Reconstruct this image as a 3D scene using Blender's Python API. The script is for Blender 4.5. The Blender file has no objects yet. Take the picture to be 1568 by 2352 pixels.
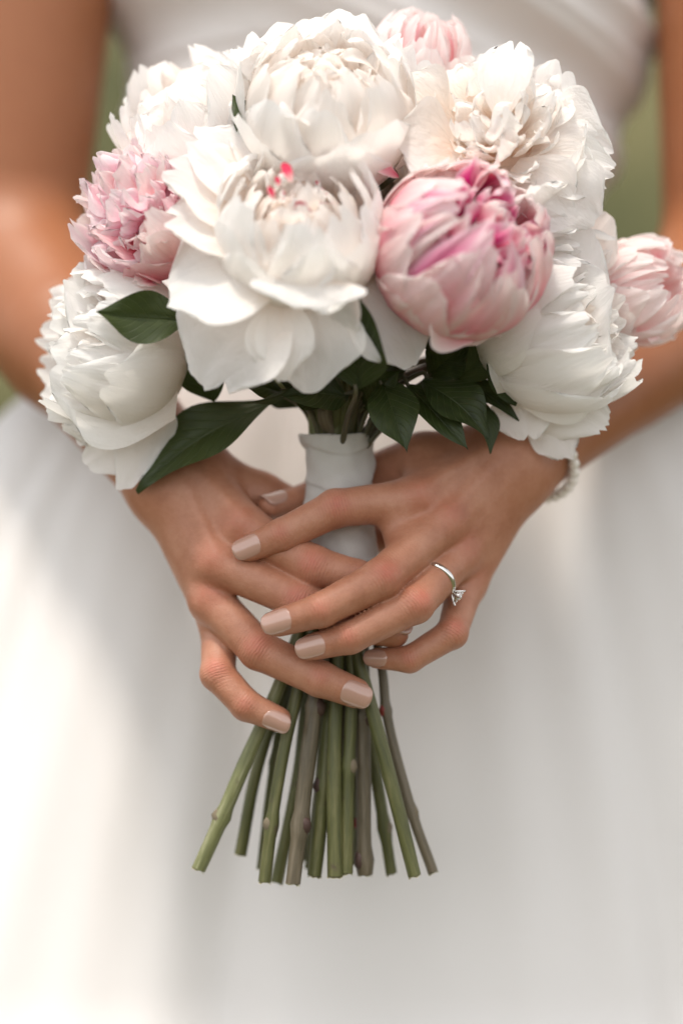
import bpy, math, random
import numpy as np
from mathutils import Vector, Matrix

# ---------------------------------------------------------------- camera, sky, sun, exposure
S = 0.00018            # metres per unit; a unit is one pixel of the 1568-wide photo at the bouquet's plane
CAMD = 1.0 / S         # camera distance in units
scene = bpy.context.scene
C = scene.collection
cam_d = bpy.data.cameras.new('camera')
cam = bpy.data.objects.new('camera', cam_d); C.objects.link(cam)
cam.location = (0, -1.0, 1.0); cam.rotation_euler = (math.radians(90), 0, 0)
cam_d.sensor_fit = 'VERTICAL'; cam_d.sensor_height = 36.0; cam_d.sensor_width = 24.0
cam_d.lens = 36.0 / (2352 * S) * 1.0
cam_d.clip_start = 0.05; cam_d.clip_end = 500
cam_d.dof.use_dof = True
cam_d.dof.focus_distance = 0.968
cam_d.dof.aperture_fstop = 2.0
scene.camera = cam

SUN_EL, SUN_AZ = 70.0, -26.0      # azimuth measured from the camera's side, negative = from the left
w = bpy.data.worlds.new('World'); scene.world = w; w.use_nodes = True
nt = w.node_tree; bg = nt.nodes['Background']
sky = nt.nodes.new('ShaderNodeTexSky'); sky.sky_type = 'NISHITA'; sky.sun_disc = False
sky.sun_elevation = math.radians(SUN_EL)
sky.dust_density = 1.5; sky.ozone_density = 0.6; sky.air_density = 1.0
hs = nt.nodes.new('ShaderNodeHueSaturation'); hs.inputs['Saturation'].default_value = 0.10      # thin bright cloud: a paler sky
nt.links.new(sky.outputs[0], hs.inputs['Color']); nt.links.new(hs.outputs[0], bg.inputs[0]); bg.inputs[1].default_value = 0.15
az = math.radians(SUN_AZ); el = math.radians(SUN_EL)
sdir = Vector((math.sin(az) * math.cos(el), -math.cos(az) * math.cos(el), math.sin(el)))
sky.sun_rotation = math.atan2(sdir.x, sdir.y)
sl = bpy.data.lights.new('sun', 'SUN'); sl.energy = 1.5; sl.angle = math.radians(10.0); sl.color = (1.0, 0.91, 0.80)
so = bpy.data.objects.new('sun', sl); C.objects.link(so); so.location = (0, 0, 5)
so.rotation_euler = sdir.to_track_quat('Z', 'Y').to_euler()
vs = scene.view_settings
vs.view_transform = 'Standard'; vs.look = 'None'; vs.gamma = 1.0; vs.exposure = 1.0
scene.cycles.max_bounces = 20; scene.cycles.transmission_bounces = 14; scene.cycles.diffuse_bounces = 14; scene.cycles.glossy_bounces = 3

# ---------------------------------------------------------------- helpers
def Q(px, py, d=0.0):
    k = 1 + d / CAMD
    return np.array([(px - 784) * k, d, (1176 - py) * k], float)
def M(q):
    q = np.asarray(q, float)
    return q * S + np.array([0, 0, 1.0])
def nrm(v):
    v = np.asarray(v, float); return v / (np.linalg.norm(v) + 1e-12)
def z1(x, y, d): return Q(376.3 + .48 * x, 972.2 + .48 * y, d)      # points read off the hands' close-up
def z6(x, y, d): return Q(376.3 + .48 * x, 1442.6 + .48 * y, d)     # points read off the stems' close-up

def mesh_obj(name, verts, faces, mat, parent=None, uv=None, smooth=True):
    """verts in units, world axes; one mesh object, its origin kept at the parent's origin"""
    me = bpy.data.meshes.new(name)
    v = M(verts)
    o = bpy.data.objects.new(name, me)
    if parent is not None:
        o.parent = parent
        a = parent
        while a is not None: v = v - np.array(a.matrix_basis.translation); a = a.parent
    faces = np.asarray(faces)
    nf = len(faces); k = faces.shape[1]
    me.vertices.add(len(v)); me.vertices.foreach_set('co', v.astype(np.float32).ravel())
    me.loops.add(nf * k); me.loops.foreach_set('vertex_index', faces.astype(np.int32).ravel())
    me.polygons.add(nf); me.polygons.foreach_set('loop_start', np.arange(0, nf * k, k, dtype=np.int32))
    me.polygons.foreach_set('loop_total', np.full(nf, k, np.int32))
    me.update(calc_edges=True)
    if uv is not None:
        l = me.uv_layers.new(name='UVMap')
        l.data.foreach_set('uv', uv[faces.ravel()].astype(np.float32).ravel())
    if smooth: me.polygons.foreach_set('use_smooth', np.ones(nf, bool))
    if mat: me.materials.append(mat)
    C.objects.link(o)
    return o
def empty(name, q):
    o = bpy.data.objects.new(name, None); C.objects.link(o); o.location = M(q); o.empty_display_size = .02
    return o
def tag(o, label, cat, group=None, kind=None):
    if label: o['label'] = label
    if cat: o['category'] = cat
    if group: o['group'] = group
    if kind: o['kind'] = kind
    return o
def attr(o, name, data):
    a = o.data.attributes.new(name, 'FLOAT', 'POINT'); a.data.foreach_set('value', np.asarray(data, np.float32))
def grid_faces(nv, nu, wrap=False):
    i = np.arange(nv - 1)[:, None]; j = np.arange(nu if wrap else nu - 1)[None, :]
    a = i * nu + j; b = i * nu + (j + 1) % nu
    return np.stack([a, b, b + nu, a + nu], -1).reshape(-1, 4)

# ---------------------------------------------------------------- materials
def mat(name):
    m = bpy.data.materials.new(name); m.use_nodes = True
    t = m.node_tree
    return m, t, t.nodes['Principled BSDF'], t.nodes['Material Output']
def N(t, kind, **kw):
    n = t.nodes.new('ShaderNode' + kind)
    for k, v in kw.items():
        if k.startswith('i_'):
            n.inputs[int(k[2:]) if k[2:].isdigit() else k[2:].replace('_', ' ')].default_value = v
        else: setattr(n, k, v)
    return n
def ramp(t, src, stops):
    r = t.nodes.new('ShaderNodeValToRGB'); e = r.color_ramp.elements
    while len(e) < len(stops): e.new(.5)
    for k, (p, c) in enumerate(stops): e[k].position = p; e[k].color = (*c, 1)
    if src is not None: t.links.new(src, r.inputs[0])
    return r
def mixc(t, fac, a, b, mode='MIX'):
    n = t.nodes.new('ShaderNodeMix'); n.data_type = 'RGBA'; n.blend_type = mode
    for s, v in ((0, fac), (6, a), (7, b)):
        if hasattr(v, 'is_linked') or hasattr(v, 'links'): t.links.new(v, n.inputs[s])
        else: n.inputs[s].default_value = v if s == 0 else (*v, 1)
    return n.outputs[2]
def math_(t, op, a, b=0.0):
    n = t.nodes.new('ShaderNodeMath'); n.operation = op
    for s, v in ((0, a), (1, b)):
        if hasattr(v, 'links'): t.links.new(v, n.inputs[s])
        else: n.inputs[s].default_value = v
    return n.outputs[0]

def petal_mat(name, stops, streak=None, trans=.52, rough=.6, edge=None, sk=.6):
    """colour runs along the petal from its base (0) to its tip (1), with fine veins along it"""
    m, t, b, out = mat(name)
    uv = N(t, 'UVMap'); sep = N(t, 'SeparateXYZ'); t.links.new(uv.outputs[0], sep.inputs[0])
    mp = N(t, 'Mapping'); mp.inputs['Scale'].default_value = (26, 2.2, 1); t.links.new(uv.outputs[0], mp.inputs[0])
    geo = N(t, 'ObjectInfo')
    nz = N(t, 'TexNoise', i_Scale=1.0, i_Detail=4.0, i_Roughness=.6); nz.noise_dimensions = '4D'
    t.links.new(mp.outputs[0], nz.inputs['Vector']); t.links.new(math_(t, 'MULTIPLY', geo.outputs['Random'], 50), nz.inputs['W'])
    n2 = N(t, 'TexNoise', i_Scale=2.3, i_Detail=2.0); n2.noise_dimensions = '4D'
    t.links.new(uv.outputs[0], n2.inputs['Vector']); t.links.new(math_(t, 'MULTIPLY', geo.outputs['Random'], 31), n2.inputs['W'])
    v = math_(t, 'ADD', sep.outputs[1], math_(t, 'MULTIPLY', math_(t, 'SUBTRACT', n2.outputs[0], .5), .5))
    v = math_(t, 'ADD', v, math_(t, 'MULTIPLY', math_(t, 'SUBTRACT', nz.outputs[0], .5), .22))
    col = ramp(t, v, stops).outputs[0]
    if edge is not None:
        e = math_(t, 'POWER', math_(t, 'ABSOLUTE', math_(t, 'MULTIPLY', math_(t, 'SUBTRACT', sep.outputs[0], .5), 2)), 3)
        col = mixc(t, math_(t, 'MULTIPLY', e, .75), col, edge)
    if streak is not None:
        f = ramp(t, nz.outputs[0], [(.56, (0, 0, 0)), (.72, (1, 1, 1))]).outputs[0]
        col = mixc(t, math_(t, 'MULTIPLY', f, sk), col, streak)
    t.links.new(col, b.inputs['Base Color']); b.inputs['Roughness'].default_value = rough
    b.inputs['Specular IOR Level'].default_value = .3; b.inputs['Sheen Weight'].default_value = .1
    n5 = N(t, 'TexNoise', i_Scale=1.0, i_Detail=3.0, i_Distortion=.8); n5.noise_dimensions = '4D'
    m5 = N(t, 'Mapping'); m5.inputs['Scale'].default_value = (7, 4, 1); t.links.new(uv.outputs[0], m5.inputs[0]); t.links.new(m5.outputs[0], n5.inputs['Vector'])
    t.links.new(math_(t, 'MULTIPLY', geo.outputs['Random'], 77), n5.inputs['W'])
    bp = N(t, 'Bump', i_Strength=.5, i_Distance=.0022)
    t.links.new(math_(t, 'ADD', math_(t, 'MULTIPLY', nz.outputs[0], .35), math_(t, 'MULTIPLY', n5.outputs[0], .9)), bp.inputs['Height'])
    t.links.new(bp.outputs[0], b.inputs['Normal'])
    tr = N(t, 'BsdfTranslucent'); t.links.new(col, tr.inputs[0]); t.links.new(bp.outputs[0], tr.inputs['Normal'])
    mx = N(t, 'MixShader', i_0=trans); t.links.new(b.outputs[0], mx.inputs[1]); t.links.new(tr.outputs[0], mx.inputs[2])
    t.links.new(mx.outputs[0], out.inputs[0])
    return m
PW = petal_mat('petal_white', [(0, (.93, .83, .75)), (.35, (.95, .915, .885)), (.7, (.955, .935, .915)), (1, (.955, .945, .93))])
PWR = petal_mat('petal_white_red_fleck', [(0, (.88, .78, .70)), (.4, (.93, .90, .87)), (.93, (.94, .92, .91)), (.97, (.55, .01, .06))])
PC = petal_mat('petal_cream', [(0, (.95, .80, .68)), (.4, (.955, .875, .80)), (.75, (.96, .915, .875)), (1, (.96, .93, .90))])
PB = petal_mat('petal_blush', [(0, (.90, .24, .30)), (.35, (.93, .50, .52)), (.7, (.95, .73, .72)), (1, (.96, .88, .86))], streak=(.92, .62, .62), edge=(.93, .89, .87))
PP = petal_mat('petal_pink', [(0, (.70, .06, .22)), (.40, (.87, .22, .36)), (.66, (.92, .47, .53)), (.84, (.94, .73, .72)), (1, (.95, .90, .87))], streak=(.78, .32, .46), edge=(.92, .86, .83), sk=.4)
PL = petal_mat('petal_lilac_pink', [(0, (.86, .10, .34)), (.3, (.92, .40, .58)), (.6, (.95, .66, .75)), (1, (.96, .88, .89))], streak=(.90, .52, .68), edge=(.94, .89, .90), sk=.35)
PR = petal_mat('petal_rose', [(0, (.74, .03, .14)), (.25, (.90, .22, .33)), (.65, (.93, .42, .49)), (1, (.95, .74, .73))], streak=(.86, .34, .42), edge=(.93, .76, .75), sk=.35)
PM = petal_mat('petal_magenta', [(0, (.45, .0, .13)), (.5, (.62, .008, .21)), (.74, (.84, .26, .44)), (.95, (.94, .80, .81))], streak=(.66, .04, .32), edge=(.88, .66, .74))

PBL = petal_mat('petal_pale_blush', [(0, (.90, .38, .40)), (.35, (.94, .68, .67)), (.7, (.955, .84, .82)), (1, (.96, .92, .90))], streak=(.94, .78, .76), edge=(.96, .92, .90))

def leaf_mat():
    m, t, b, out = mat('peony_leaf')
    uv = N(t, 'UVMap'); sep = N(t, 'SeparateXYZ'); t.links.new(uv.outputs[0], sep.inputs[0])
    oi = N(t, 'ObjectInfo')
    au = math_(t, 'ABSOLUTE', math_(t, 'SUBTRACT', sep.outputs[0], .5))
    # side veins sweep forward from the midrib
    vv = math_(t, 'SUBTRACT', math_(t, 'MULTIPLY', sep.outputs[1], 9), math_(t, 'MULTIPLY', au, 6))
    side = math_(t, 'ABSOLUTE', math_(t, 'SUBTRACT', math_(t, 'FRACT', vv), .5))
    veins = math_(t, 'MINIMUM', math_(t, 'MULTIPLY', side, 5), math_(t, 'MULTIPLY', au, 22))
    f = ramp(t, veins, [(.0, (1, 1, 1)), (.35, (0, 0, 0))]).outputs[0]
    nz = N(t, 'TexNoise', i_Scale=5.0, i_Detail=5.0); t.links.new(uv.outputs[0], nz.inputs[0])
    c0 = ramp(t, nz.outputs[0], [(.3, (.015, .024, .007)), (.7, (.036, .052, .014))]).outputs[0]
    c1 = mixc(t, math_(t, 'MULTIPLY', oi.outputs['Random'], .55), c0, (.046, .064, .017))
    c2 = mixc(t, math_(t, 'MULTIPLY', f, .5), c1, (.085, .105, .038))
    ge = N(t, 'NewGeometry')
    c3 = mixc(t, math_(t, 'MULTIPLY', ge.outputs['Backfacing'], .7), c2, (.10, .105, .055))
    t.links.new(c3, b.inputs['Base Color']); b.inputs['Roughness'].default_value = .42; b.inputs['Specular IOR Level'].default_value = .32
    bp = N(t, 'Bump', i_Strength=.5, i_Distance=.0008, invert=True); t.links.new(f, bp.inputs['Height']); t.links.new(bp.outputs[0], b.inputs['Normal'])
    tr = N(t, 'BsdfTranslucent', i_0=(.06, .09, .015, 1))
    mx = N(t, 'MixShader', i_0=.14); t.links.new(b.outputs[0], mx.inputs[1]); t.links.new(tr.outputs[0], mx.inputs[2])
    t.links.new(mx.outputs[0], out.inputs[0])
    return m
LEAF = leaf_mat()

def stem_mat(name, ca, cb, cc):
    m, t, b, out = mat(name)
    uv = N(t, 'UVMap'); oi = N(t, 'ObjectInfo')
    mp = N(t, 'Mapping'); mp.inputs['Scale'].default_value = (9, 3, 1); t.links.new(uv.outputs[0], mp.inputs[0])
    nz = N(t, 'TexNoise', i_Scale=1.0, i_Detail=5.0, i_Roughness=.65); nz.noise_dimensions = '4D'
    t.links.new(mp.outputs[0], nz.inputs['Vector']); t.links.new(math_(t, 'MULTIPLY', oi.outputs['Random'], 40), nz.inputs['W'])
    col = ramp(t, nz.outputs[0], [(.3, ca), (.52, cb), (.72, cc)]).outputs[0]
    n2 = N(t, 'TexNoise', i_Scale=900.0, i_Detail=2.0); tc = N(t, 'TexCoord'); t.links.new(tc.outputs['Object'], n2.inputs[0])
    n3 = N(t, 'TexNoise', i_Scale=140.0, i_Detail=3.0); t.links.new(tc.outputs['Object'], n3.inputs[0])
    spots = ramp(t, n3.outputs[0], [(.66, (0, 0, 0)), (.74, (1, 1, 1))]).outputs[0]
    col = mixc(t, math_(t, 'MULTIPLY', spots, .6), col, (.06, .035, .025))
    t.links.new(col, b.inputs['Base Color']); b.inputs['Roughness'].default_value = .5
    bp = N(t, 'Bump', i_Strength=.35, i_Distance=.0006); t.links.new(math_(t, 'ADD', nz.outputs[0], math_(t, 'MULTIPLY', n2.outputs[0], .3)), bp.inputs['Height'])
    t.links.new(bp.outputs[0], b.inputs['Normal'])
    return m
ST_G = stem_mat('stem_green', (.046, .050, .013), (.092, .094, .027), (.165, .150, .062))
ST_L = stem_mat('stem_pale_green', (.08, .09, .028), (.17, .175, .07), (.33, .32, .20))
ST_B = stem_mat('stem_brown', (.06, .048, .026), (.12, .095, .058), (.19, .155, .11))
ST_D = stem_mat('stem_dark', (.035, .026, .018), (.075, .070, .035), (.12, .11, .06))
def plain(name, col, rough=.5, metal=0.0, **kw):
    m, t, b, out = mat(name); b.inputs['Base Color'].default_value = (*col, 1)
    b.inputs['Roughness'].default_value = rough; b.inputs['Metallic'].default_value = metal
    for k, v in kw.items(): b.inputs[k.replace('_', ' ')].default_value = v
    return m
NODE_R = plain('stem_node_red', (.20, .022, .014), .5)
NODE_B = plain('stem_node_brown', (.17, .135, .085), .75)
CUT = plain('stem_cut', (.42, .38, .22), .7)

def skin_mat():
    m, t, b, out = mat('skin')
    tc = N(t, 'TexCoord')
    nz = N(t, 'TexNoise', i_Scale=75.0, i_Detail=8.0, i_Roughness=.72); t.links.new(tc.outputs['Object'], nz.inputs[0])
    base = ramp(t, nz.outputs[0], [(.3, (.34, .136, .074)), (.5, (.415, .182, .106)), (.7, (.475, .230, .144))]).outputs[0]
    tan = N(t, 'Attribute', attribute_name='tan')
    base = mixc(t, tan.outputs['Fac'], base, mixc(t, nz.outputs[0], (.27, .093, .034), (.325, .122, .048)))
    red = N(t, 'Attribute', attribute_name='red')
    nr = N(t, 'TexNoise', i_Scale=420.0, i_Detail=3.0); t.links.new(tc.outputs['Object'], nr.inputs[0])
    rf = math_(t, 'MULTIPLY', red.outputs['Fac'], ramp(t, nr.outputs[0], [(.25, (.45,) * 3), (.65, (1,) * 3)]).outputs[0])
    col = mixc(t, rf, base, (.46, .115, .072))
    wt = N(t, 'Attribute', attribute_name='wrinkle_at'); wm = N(t, 'Attribute', attribute_name='wrinkle')
    nw = N(t, 'TexNoise', i_Scale=260.0, i_Detail=2.0); t.links.new(tc.outputs['Object'], nw.inputs[0])
    arg = math_(t, 'ADD', math_(t, 'MULTIPLY', wt.outputs['Fac'], .46), math_(t, 'MULTIPLY', nw.outputs[0], 4.5))
    sn = math_(t, 'POWER', math_(t, 'ABSOLUTE', math_(t, 'SINE', arg)), .5)
    wr = math_(t, 'MULTIPLY', math_(t, 'SUBTRACT', sn, 1), wm.outputs['Fac'])
    col = mixc(t, math_(t, 'MULTIPLY', math_(t, 'MULTIPLY', math_(t, 'SUBTRACT', 1, sn), wm.outputs['Fac']), .42), col, (.36, .10, .065))
    t.links.new(col, b.inputs['Base Color'])
    vo = N(t, 'TexVoronoi', i_Scale=1500.0); t.links.new(tc.outputs['Object'], vo.inputs[0])
    n3 = N(t, 'TexNoise', i_Scale=600.0, i_Detail=3.0); t.links.new(tc.outputs['Object'], n3.inputs[0])
    fine = math_(t, 'ADD', math_(t, 'MULTIPLY', vo.outputs['Distance'], .35), math_(t, 'MULTIPLY', n3.outputs[0], .6))
    h = math_(t, 'ADD', math_(t, 'MULTIPLY', fine, .35), math_(t, 'MULTIPLY', wr, .30))
    bp = N(t, 'Bump', i_Strength=.9, i_Distance=.0007); t.links.new(h, bp.inputs['Height']); t.links.new(bp.outputs[0], b.inputs['Normal'])
    b.inputs['Roughness'].default_value = .50
    b.inputs['Subsurface Weight'].default_value = .12; b.inputs['Subsurface Radius'].default_value = (1.0, .35, .2); b.inputs['Subsurface Scale'].default_value = .003
    return m
SKIN = skin_mat()
NAIL = plain('nail_polish_nude', (.47, .275, .21), .2, 0, Coat_Weight=1.0, Coat_Roughness=.06)

def cloth_mat(name, col, scale, bump, rough=.55, sheen=.25):
    m, t, b, out = mat(name)
    tc = N(t, 'TexCoord')
    mpa = N(t, 'Mapping'); mpa.inputs['Scale'].default_value = (scale, scale, scale); t.links.new(tc.outputs['UV'], mpa.inputs[0])
    wa = N(t, 'TexWave', i_Scale=1.0, i_Distortion=.6); wa.bands_direction = 'X'; t.links.new(mpa.outputs[0], wa.inputs[0])
    wb = N(t, 'TexWave', i_Scale=1.0, i_Distortion=.6); wb.bands_direction = 'Y'; t.links.new(mpa.outputs[0], wb.inputs[0])
    h = math_(t, 'ADD', wa.outputs['Fac'], wb.outputs['Fac'])
    nz = N(t, 'TexNoise', i_Scale=9.0, i_Detail=4.0); t.links.new(tc.outputs['Object'], nz.inputs[0])
    c = mixc(t, nz.outputs[0], tuple(x * .97 for x in col), col)
    t.links.new(c, b.inputs['Base Color']); b.inputs['Roughness'].default_value = rough; b.inputs['Sheen Weight'].default_value = sheen
    bp = N(t, 'Bump', i_Strength=bump, i_Distance=.0003); t.links.new(h, bp.inputs['Height']); t.links.new(bp.outputs[0], b.inputs['Normal'])
    return m
RIB = cloth_mat('ribbon_cloth', (.66, .63, .59), 160, .5, .5)
SATIN = cloth_mat('dress_satin', (.75, .715, .692), 700, .15, .45)

# ---------------------------------------------------------------- ground: a lawn that climbs into a grassy bank
def ground():
    xs = np.linspace(-60, 60, 121); ys = np.concatenate([np.linspace(-20, 8, 30), np.linspace(8.5, 120, 90)])
    X, Y = np.meshgrid(xs, ys)
    rng = np.random.default_rng(4)
    Z = np.where(Y > 6, 9.5 * (1 - np.exp(-((Y - 6) / 9) ** 1.6)), 0.0)
    Z += np.where(Y > 6, .25 * np.sin(X * .5 + Y * .7) * np.minimum(1, (Y - 6) / 6), 0)
    me = bpy.data.meshes.new('ground'); V = np.stack([X, Y, Z], -1).reshape(-1, 3)
    me.from_pydata(V.tolist(), [], grid_faces(len(ys), len(xs)).tolist()); me.polygons.foreach_set('use_smooth', np.ones(len(me.polygons), bool))
    m, t, b, out = mat('lawn')
    tc = N(t, 'TexCoord'); n1 = N(t, 'TexNoise', i_Scale=1.1, i_Detail=3.0); t.links.new(tc.outputs['Object'], n1.inputs[0])
    n2 = N(t, 'TexNoise', i_Scale=22.0, i_Detail=4.0); t.links.new(tc.outputs['Object'], n2.inputs[0])
    c = ramp(t, n1.outputs[0], [(.35, (.032, .032, .007)), (.5, (.060, .056, .013)), (.60, (.16, .135, .055)), (.70, (.07, .066, .02))]).outputs[0]
    c = mixc(t, math_(t, 'MULTIPLY', n2.outputs[0], .5), c, (.04, .055, .015))
    t.links.new(c, b.inputs['Base Color']); b.inputs['Roughness'].default_value = .9
    bp = N(t, 'Bump', i_Strength=.8, i_Distance=.05); t.links.new(n2.outputs[0], bp.inputs['Height']); t.links.new(bp.outputs[0], b.inputs['Normal'])
    me.materials.append(m)
    o = bpy.data.objects.new('ground', me); C.objects.link(o)
    tag(o, 'olive green lawn rising to a grassy bank behind', 'lawn', kind='structure')
ground()

# ---------------------------------------------------------------- the person: body from a signed distance field
def cap(p, a, b, ra, rb):
    ba = (b - a).astype(np.float32); pa = p - a.astype(np.float32)
    t = np.clip(pa @ ba / max(float(ba @ ba), 1e-6), 0, 1)
    return np.linalg.norm(pa - t[:, None] * ba, axis=1) - (ra + (rb - ra) * t)
def smin(a, b, k):
    h = np.maximum(k - np.abs(a - b), 0) / k
    return np.minimum(a, b) - h * h * k * .25

def finger_parts(pts, rad):
    """joints MCP, PIP, DIP, end of the finger"""
    pts = [np.array(p, float) for p in pts]; rad = tuple(r * 1.045 for r in rad)
    ax = nrm(pts[3] - pts[2]); tip = pts[3] - ax * rad[3] * .92
    segs = [(pts[0], pts[1], rad[0], rad[1] * .97), (pts[1], pts[2], rad[1] * .98, rad[2]), (pts[2], tip, rad[2], rad[3])]
    return segs, pts, rad
def mid(a, b, t=.5): return a + (b - a) * t

class Hand: pass
def make_hand(fingers, palm, thumb, arm):
    H = Hand(); H.f = [finger_parts(*f) for f in fingers]; H.palm = palm; H.th = finger_parts(*thumb); H.arm = arm
    def f(p):
        p = p.astype(np.float32)
        F = None
        for segs, pts, rad in H.f + [H.th]:
            d = None
            for (a, b, ra, rb) in segs:
                c = cap(p, a, b, ra, rb); d = c if d is None else smin(d, c, 9)
            # knuckle swelling and slimmer phalanx shafts
            j = pts[1]; up = np.array([0, -1, .25]); k = np.linalg.norm(p - (j + up * rad[1] * .06).astype(np.float32), axis=1) - rad[1] * .97
            d = smin(d, k, 8)
            # fingertip pad
            F = d if F is None else smin(F, d, 7)
        P = None
        for (a, b, ra, rb) in H.palm:
            c = cap(p, a, b, ra, rb); P = c if P is None else smin(P, c, 34)
        A = None
        for (a, b, ra, rb) in H.arm:
            c = cap(p, a, b, ra, rb); A = c if A is None else smin(A, c, 90)
        for (a, b, ra, rb) in H.palm[:4]:      # tendons under the skin of the back of the hand
            o_ = np.array([0, -1, .35]); c = cap(p, mid(a, b, .25) + o_ * (ra * .80), b + o_ * (rb * .80), 11, 13); P = smin(P, c, 16)
        P = smin(P, A, 70)
        return smin(P, F, 26)
    H.sdf = f
    return H

def polygonise(f, lo, hi, h):
    lo = np.asarray(lo, float); n = np.ceil((np.asarray(hi) - lo) / h).astype(int); B = 12
    n = ((n + B - 1) // B) * B
    D = np.full(n, 1e3, np.float32)
    nb = n // B
    bi = np.stack(np.meshgrid(*[np.arange(k) for k in nb], indexing='ij'), -1).reshape(-1, 3)
    cen = lo + (bi * B + (B - 1) / 2) * h
    dc = f(cen)
    keep = np.abs(dc) < B * h * .5 * 1.74 + 8
    for b in bi[(dc < 0) & ~keep] * B: D[b[0]:b[0] + B, b[1]:b[1] + B, b[2]:b[2] + B] = -1e3
    loc = np.stack(np.meshgrid(*[np.arange(B)] * 3, indexing='ij'), -1).reshape(-1, 3)
    kb = bi[keep]
    for s in range(0, len(kb), 48):
        ch = kb[s:s + 48] * B
        pts = (lo + (ch[:, None, :] + loc[None]) * h).reshape(-1, 3)
        d = f(pts).reshape(len(ch), B, B, B)
        for q, b in enumerate(ch): D[b[0]:b[0] + B, b[1]:b[1] + B, b[2]:b[2] + B] = d[q]
    s = (D < 0)
    cnt = np.zeros([k - 1 for k in n], np.uint8)
    for dx in (0, 1):
        for dy in (0, 1):
            for dz in (0, 1): cnt += s[dx:n[0] - 1 + dx, dy:n[1] - 1 + dy, dz:n[2] - 1 + dz]
    act = np.argwhere((cnt > 0) & (cnt < 8))
    idx = np.full(cnt.shape, -1, np.int32); idx[act[:, 0], act[:, 1], act[:, 2]] = np.arange(len(act))
    cor = [(a, b, c) for a in (0, 1) for b in (0, 1) for c in (0, 1)]
    val = np.stack([D[act[:, 0] + a, act[:, 1] + b, act[:, 2] + c] for a, b, c in cor], 1)
    acc = np.zeros((len(act), 3)); num = np.zeros(len(act))
    for i in range(8):
        for j in range(i + 1, 8):
            ci, cj = np.array(cor[i]), np.array(cor[j])
            if np.abs(ci - cj).sum() != 1: continue
            m = (val[:, i] < 0) != (val[:, j] < 0)
            t = val[m, i] / (val[m, i] - val[m, j])
            acc[m] += ci + (cj - ci) * t[:, None]; num[m] += 1
    V = lo + (act + acc / num[:, None]) * h
    F = []
    for ax in range(3):
        u, v = (ax + 1) % 3, (ax + 2) % 3
        sl0 = [slice(1, -1)] * 3; sl1 = [slice(1, -1)] * 3
        sl0[ax] = slice(0, n[ax] - 1); sl1[ax] = slice(1, n[ax])
        a, b = s[tuple(sl0)], s[tuple(sl1)]
        e = np.argwhere(a != b)
        fl = a[e[:, 0], e[:, 1], e[:, 2]]
        base = e.copy(); base[:, u] += 1; base[:, v] += 1
        q = []
        for du, dv in ((1, 1), (0, 1), (0, 0), (1, 0)):
            cc = base.copy(); cc[:, u] -= du; cc[:, v] -= dv
            q.append(idx[cc[:, 0], cc[:, 1], cc[:, 2]])
        q = np.stack(q, 1); q[~fl] = q[~fl][:, ::-1]
        F.append(q)
    F = np.concatenate(F); F = F[(F >= 0).all(1)]
    for _ in range(2):   # relax the stair steps
        e = np.concatenate([F[:, [0, 1]], F[:, [1, 2]], F[:, [2, 3]], F[:, [3, 0]]])
        deg = np.bincount(e[:, 0], minlength=len(V)) + np.bincount(e[:, 1], minlength=len(V))
        A = np.stack([np.bincount(e[:, 0], V[e[:, 1], k], len(V)) + np.bincount(e[:, 1], V[e[:, 0], k], len(V)) for k in range(3)], 1) / np.maximum(deg, 1)[:, None]
        V = V * .5 + A * .5
    return V, F

# her left hand (right in the picture), on top
LF = dict(
    index=([z1(1205, 365, -80), z1(820, 408, -128), z1(565, 535, -135), z1(352, 622, -118)], (47, 42, 36, 29)),
    middle=([z1(1335, 480, -80), z1(1042, 742, -200), z1(755, 893, -226), z1(492, 972, -196)], (48, 44, 37, 30)),
    ring=([z1(1400, 640, -50), z1(1200, 868, -185), z1(890, 1025, -205), z1(650, 1086, -182)], (46, 41, 35, 29)),
    pinky=([z1(1445, 770, -5), z1(1378, 1005, -105), z1(1175, 1130, -118), z1(972, 1122, -92)], (41, 34, 29, 23)))
LP = [(Q(1160, 1025, 45), z1(1205, 365, -75), 62, 50), (Q(1170, 1050, 35), z1(1335, 480, -72), 64, 52),
      (Q(1180, 1080, 38), z1(1400, 640, -42), 62, 48), (Q(1190, 1100, 50), z1(1445, 770, 0), 60, 44),
      (Q(1140, 1075, 70), Q(1005, 1220, 15), 60, 56), (Q(1150, 1020, 60), Q(970, 1048, 25), 58, 50),
      (Q(975, 1060, 10), z1(1205, 365, -60), 44, 40), (z1(1100, 425, -88), z1(1150, 600, -118), 40, 40)]
LT = ([Q(970, 1048, 30), Q(800, 1108, 125), Q(705, 1148, 78), Q(602, 1166, -28)], (50, 42, 37, 29))
EL = Q(1705, 640, 850)
LW1, LW2 = Q(1170, 1030, 50), Q(1195, 1092, 50)
LA = [(LW1, mid(LW1, EL, .55), 66, 118), (LW2, mid(LW2, EL, .5), 64, 118), (mid(LW1, EL, .45), EL, 112, 205), (mid(Q(1185, 1060, 50), EL, .68), mid(Q(1185, 1060, 50), EL, .85), 165, 190),
      (EL, Q(1700, -700, 900), 205, 250), (Q(1700, -700, 900), Q(1300, -1000, 950), 250, 260), (Q(1300, -1000, 950), Q(800, -1000, 950), 260, 220)]
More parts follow.
